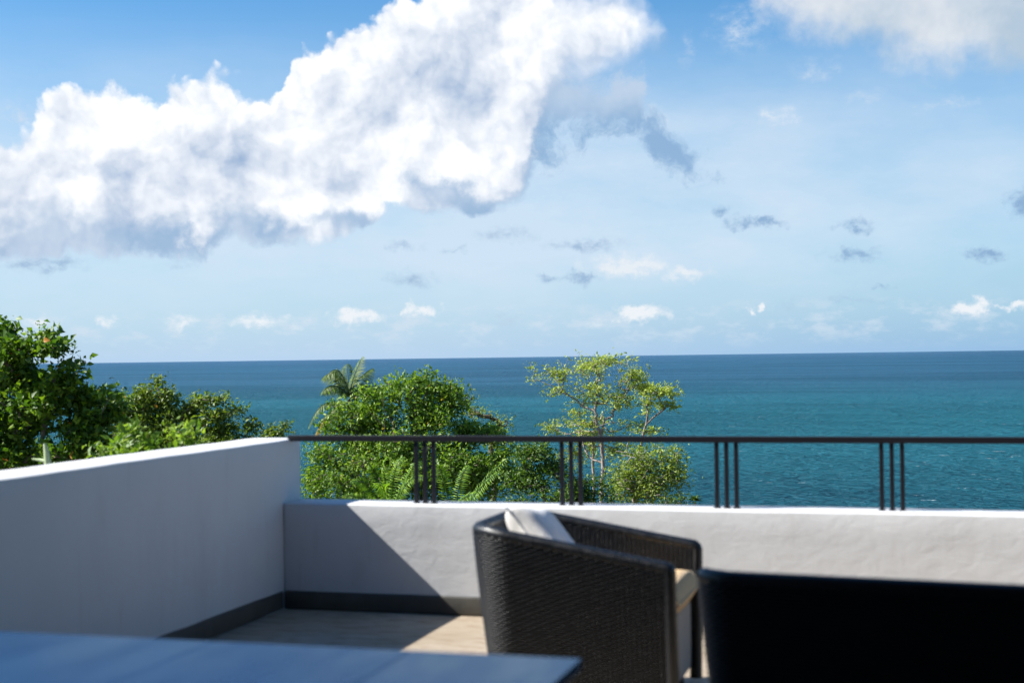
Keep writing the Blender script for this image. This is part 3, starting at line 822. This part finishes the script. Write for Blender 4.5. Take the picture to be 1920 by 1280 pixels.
v2 = tube(np.array([at(92, 866, Yk)-kb0, at(75, 862, Yk)-kb0, at(60, 860, Yk)-kb0]), [.018, .014, .006], 7)
v, f = merge([v1, v2]); link('stalk', mesh_np('stalk', v, f), M['stalk'], sk, True)


# ------------------------------------------------------------------ wicker seats
def path_u(w, d, rad, n_per_m):
    """plan of the shell seen from above, near arm front -> back -> far arm front; points, outward normals, arc length"""
    h = w/2; pts = []
    def seg(a, b):
        L_ = math.dist(a, b); k = max(2, int(L_*400)); return [(a[0]+(b[0]-a[0])*i/k, a[1]+(b[1]-a[1])*i/k) for i in range(k)]
    pts += seg((0, -h), (-d+rad, -h))
    k = int(rad*math.pi/2*400)
    pts += [(-d+rad-rad*math.sin(i/k*math.pi/2), -h+rad-rad*math.cos(i/k*math.pi/2)) for i in range(k)]
    pts += seg((-d, -h+rad), (-d, h-rad))
    pts += [(-d+rad-rad*math.cos(i/k*math.pi/2), h-rad+rad*math.sin(i/k*math.pi/2)) for i in range(k)]
    pts += seg((-d+rad, h), (0, h)) + [(0, h)]
    P = np.array(pts); s = np.concatenate([[0], np.cumsum(np.linalg.norm(np.diff(P, axis=0), axis=1))])
    n = int(s[-1]*n_per_m)//4*4+1
    q = np.linspace(0, s[-1], n)
    X, Y = np.interp(q, s, P[:, 0]), np.interp(q, s, P[:, 1])
    T = np.stack([np.gradient(X), np.gradient(Y)], 1); T /= np.linalg.norm(T, axis=1)[:, None]
    N = np.stack([-T[:, 1], T[:, 0]], 1)*-1.0
    if N[0, 1] > 0: N = -N
    return np.stack([X, Y], 1), N, q


def shell(w, d, rad, arm_h, back_h, stake=.021, z0=.10, taper=.075):
    P, N, s = path_u(w, d, rad, 2/stake)
    fx = np.clip(-P[:, 0]/(d-rad*.5), 0, 1)
    top = arm_h+(back_h-arm_h)*(fx*.94+.06*(1-np.cos(fx*math.pi))/2)
    bulge = np.abs(P[:, 1])/(w/2)
    def place(off, v):
        z = z0+(top-z0)*v
        sh = off - taper*(1-v)**1.2
        return np.stack([P[:, 0]+N[:, 0]*sh, P[:, 1]+N[:, 1]*sh, z], 1)
    return P, N, s, top, place


def woven(place, n, rows, v0, v1, off, out=1, amp=.0034, hh=.0048, tt=.0020):
    """real basket weave: flat strands going over and under upright stakes"""
    Vs, Fs = [], []
    ph = np.arange(n)*math.pi/2
    o0 = 0
    for r in range(rows):
        v = v0+(v1-v0)*(r+.5)/rows
        wv_ = amp*np.cos(ph+(math.pi if r % 2 else 0))
        C = place(off+out*wv_, v); dz = (place(off, min(v+.001, 1.0))-place(off, v)); dz /= np.linalg.norm(dz, axis=1)[:, None]
        Nn = place(off+out*.001+out*wv_, v)-C; Nn /= np.linalg.norm(Nn, axis=1)[:, None]
        ring = np.stack([C+dz*hh, C+Nn*tt+dz*hh*.35, C+Nn*tt-dz*hh*.35, C-dz*hh, C-Nn*tt], 1)
        Vs.append(ring.reshape(-1, 3)); K_ = 5
        i = np.arange(n-1)[:, None]*K_+o0; j = np.arange(K_)[None, :]; j2 = (j+1) % K_
        Fs.append(np.stack([i+j, i+j2, i+K_+j2, i+K_+j], -1).reshape(-1, 4)); o0 += n*K_
    return np.concatenate(Vs), np.concatenate(Fs)


def sheet(place, n, off, v0=0.0, v1=1.0, m_=10):
    G = np.stack([place(off, v0+(v1-v0)*k/m_) for k in range(m_+1)], 0)
    i = np.arange(m_)[:, None]*n; j = np.arange(n-1)[None, :]
    return G.reshape(-1, 3), np.stack([i+j, i+j+1, i+n+j+1, i+n+j], -1).reshape(-1, 4)


def pillow(name, sx_, sy_, th, mt, parent, n=22, pipe=True, pinch=.10, seed=1, box_=False):
    """a stuffed cushion with pinched corners, seam piping as a sub-part"""
    rnd = random.Random(seed); G = {}
    V, F = [], []
    ph = [rnd.uniform(0, 6) for _ in range(6)]
    def edge(u, v):
        x = u*(1-pinch*(1-u*u)*0 - pinch*(1-abs(v)**2)*abs(u)**3); y = v*(1-pinch*(1-abs(u)**2)*abs(v)**3)
        return x*sx_/2, y*sy_/2
    for s_ in (1, -1):
        for i in range(n+1):
            for j in range(n+1):
                u, v = -1+2*i/n, -1+2*j/n
                x, y = edge(u, v)
                hgt = ((1-u**4)*(1-v**4))**(.13 if box_ else .44)
                z = s_*th/2*hgt*(1+.06*math.sin(u*5+ph[0])*math.sin(v*4+ph[1]))
                V.append((x, y, z))
        o_ = (0 if s_ == 1 else (n+1)**2)
        for i in range(n):
            for j in range(n):
                a = o_+i*(n+1)+j; q = (a, a+n+1, a+n+2, a+1)
                F.append(q if s_ == 1 else q[::-1])
    o = link(name, mesh_np(name, V, F), mt, parent, True)
    if pipe:
        loop = [edge(-1+2*k/n, -1) for k in range(n)]+[edge(1, -1+2*k/n) for k in range(n)]+[edge(1-2*k/n, 1) for k in range(n)]+[edge(-1, 1-2*k/n) for k in range(n+1)]
        v, f = tube([(x, y, 0) for x, y in loop], .0048, 6); link('piping', mesh_np('piping', v, f), mt, o, True)
    return o


def wicker_seat(name, label, loc, rz, w, d, arm_h, back_h, rad, cat, inner=True, cushions=1, row=.0118, seat_z=.50):
    r = empty(name, loc, rz, label=label, cat=cat)
    P, N, s, top, place = shell(w, d, rad, arm_h, back_h)
    n = len(P); rows = int((back_h-.10)/row); th = .046
    v, f = woven(place, n, rows, .02, .985, 0.0, 1)
    tag(link('woven_shell', mesh_np('woven_shell', v, f), M['wicker'], r, True), kind='stuff', label='woven black strands of the outside')
    v, f = merge([sheet(place, n, -.006), sheet(place, n, -th+.006)]); link('liner', mesh_np('liner', v, f), M['backing'], r, True)
    if inner:
        v, f = woven(place, n, rows, .30, .985, -th, -1)
        tag(link('woven_lining', mesh_np('woven_lining', v, f), M['wicker'], r, True), kind='stuff', label='woven black strands of the inside')
    # rounded rim wound with strand, running down both arm fronts
    C = place(-th/2, 1.0); q = np.arange(n)
    f0 = np.array([C[0]+(0, 0, -z) for z in np.arange(arm_h-.03, .004, -.012)]); f0[:, 1] += np.sign(-C[0][1])*.075*((arm_h-f0[:, 2])/arm_h)**1.2
    f1 = np.array([C[-1]+(0, 0, -z) for z in np.arange(.012, arm_h-.03, .012)]); f1[:, 1] += np.sign(-C[-1][1])*.075*((arm_h-f1[:, 2])/arm_h)**1.2
    line = np.concatenate([f0, C, f1])
    L_ = np.concatenate([[0], np.cumsum(np.linalg.norm(np.diff(line, axis=0), axis=1))])
    qq = np.arange(0, L_[-1], .0042); line = np.stack([np.interp(qq, L_, line[:, i]) for i in range(3)], 1)
    k = np.ones(9)/9; sm = np.stack([np.convolve(np.pad(line[:, i], 4, 'edge'), k, 'valid') for i in range(3)], 1)
    v, f = tube(sm, (th/2+.004)*(1+.055*np.abs(np.sin(qq*math.pi/.0126))), 12)
    link('rim', mesh_np('rim', v, f), M['wicker'], r, True)
    # seat base, cushions, feet
    ww = w-2*th-.03
    bs = box('seat_base', (-d+th+.04, -ww/2+.055, .12), (-.035, ww/2-.055, seat_z-.155), M['backing'], r, .01)
    fr = box('front_panel', (-.034, -ww/2+.035, .10), (-.018, ww/2-.035, seat_z-.155), M['taupe'], r, .006)
    for c in range(cushions):
        cw = (ww-.02)/cushions
        cu = pillow('seat_cushion', d-th-.05, cw-.006, .155, M['tan'], r, 20, True, .01, 3+c, True)
        cu.location = (-(d-th-.05)/2+.030, -ww/2+.01+cw*(c+.5), seat_z-.077)
    for sx__ in (-.07, -d+.12):
        for sy__ in (-1, 1):
            box('foot', (sx__-.02, sy__*(w/2-.13)-.02, 0), (sx__+.02, sy__*(w/2-.13)+.02, .105), M['metal'], r, .004)
    return r


chair = wicker_seat('wicker_armchair', 'black wicker tub armchair in the sun by the parapet, with tan seat cushion', (-1.012, 6.09, 0), 0, .76, .88, .630, .762, .20, 'armchair', seat_z=.548)
chair['label'] = 'black wicker tub armchair with tan seat, standing in the sun by the parapet'
sofa = wicker_seat('wicker_sofa', 'black wicker sofa seen from behind in the shade, at the right', (.295, 5.30, 0), math.radians(83.5), 1.90, .84, .64, .777, .13, 'sofa', inner=False, cushions=2, row=.0118)
# small fastening on the sofa's rim
st = box('strap', (-.84, -.42, .765), (-.79, -.39, .806), M['metal'], sofa, .004)

# scatter pillow reclining on the chair back
A_ = at(952, 952, 5.97); B_ = at(1004, 956, 6.30)
uax = Vector(B_-A_); side_ = uax.length; uax.normalize()
vax = Vector(((at(1042, 1026, 6.20)-at(1010, 963, 6.33)))).normalized(); vax = (vax-uax*vax.dot(uax)).normalized()
nax = uax.cross(vax)
if nax.z < 0: nax = -nax
pil = pillow('scatter_pillow', .37, .38, .16, M['cream'], None, 26, True, .12, 9)
ctr_ = Vector(A_)*.5+Vector(B_)*.5+vax*.19
pil.matrix_world = Matrix(((uax.x, vax.x, nax.x, ctr_.x), (uax.y, vax.y, nax.y, ctr_.y), (uax.z, vax.z, nax.z, ctr_.z), (0, 0, 0, 1)))
tag(pil, 'cream square scatter pillow leaning on the back of the sunlit armchair', 'pillow')

# ------------------------------------------------------------------ table
tx1, ty1, tz1 = -.83, 3.445, .75
tb_ = empty('table', (-1.9, 2.95, 0), label='blue black table with a glossy top in the near left foreground', cat='table')
X0, X1, Y0, Y1 = -1.25, tx1+1.9, -.62, ty1-2.95
edges = [X0, -.62, .06, .62, X1]
for a, b in zip(edges[:-1], edges[1:]):
    box('top_board', (a+.0012, Y0, .722), (b-.0012, Y1, .75), M['table'], tb_, .003)
box('apron', (X0+.03, Y0+.03, .64), (X1-.03, Y1-.03, .7215), M['table'], tb_, .003)
for x in (X0+.03, X1-.10):
    for y in (Y0+.03, Y1-.10):
        box('leg', (x, y, 0), (x+.07, y+.07, .6395), M['table'], tb_, .004)
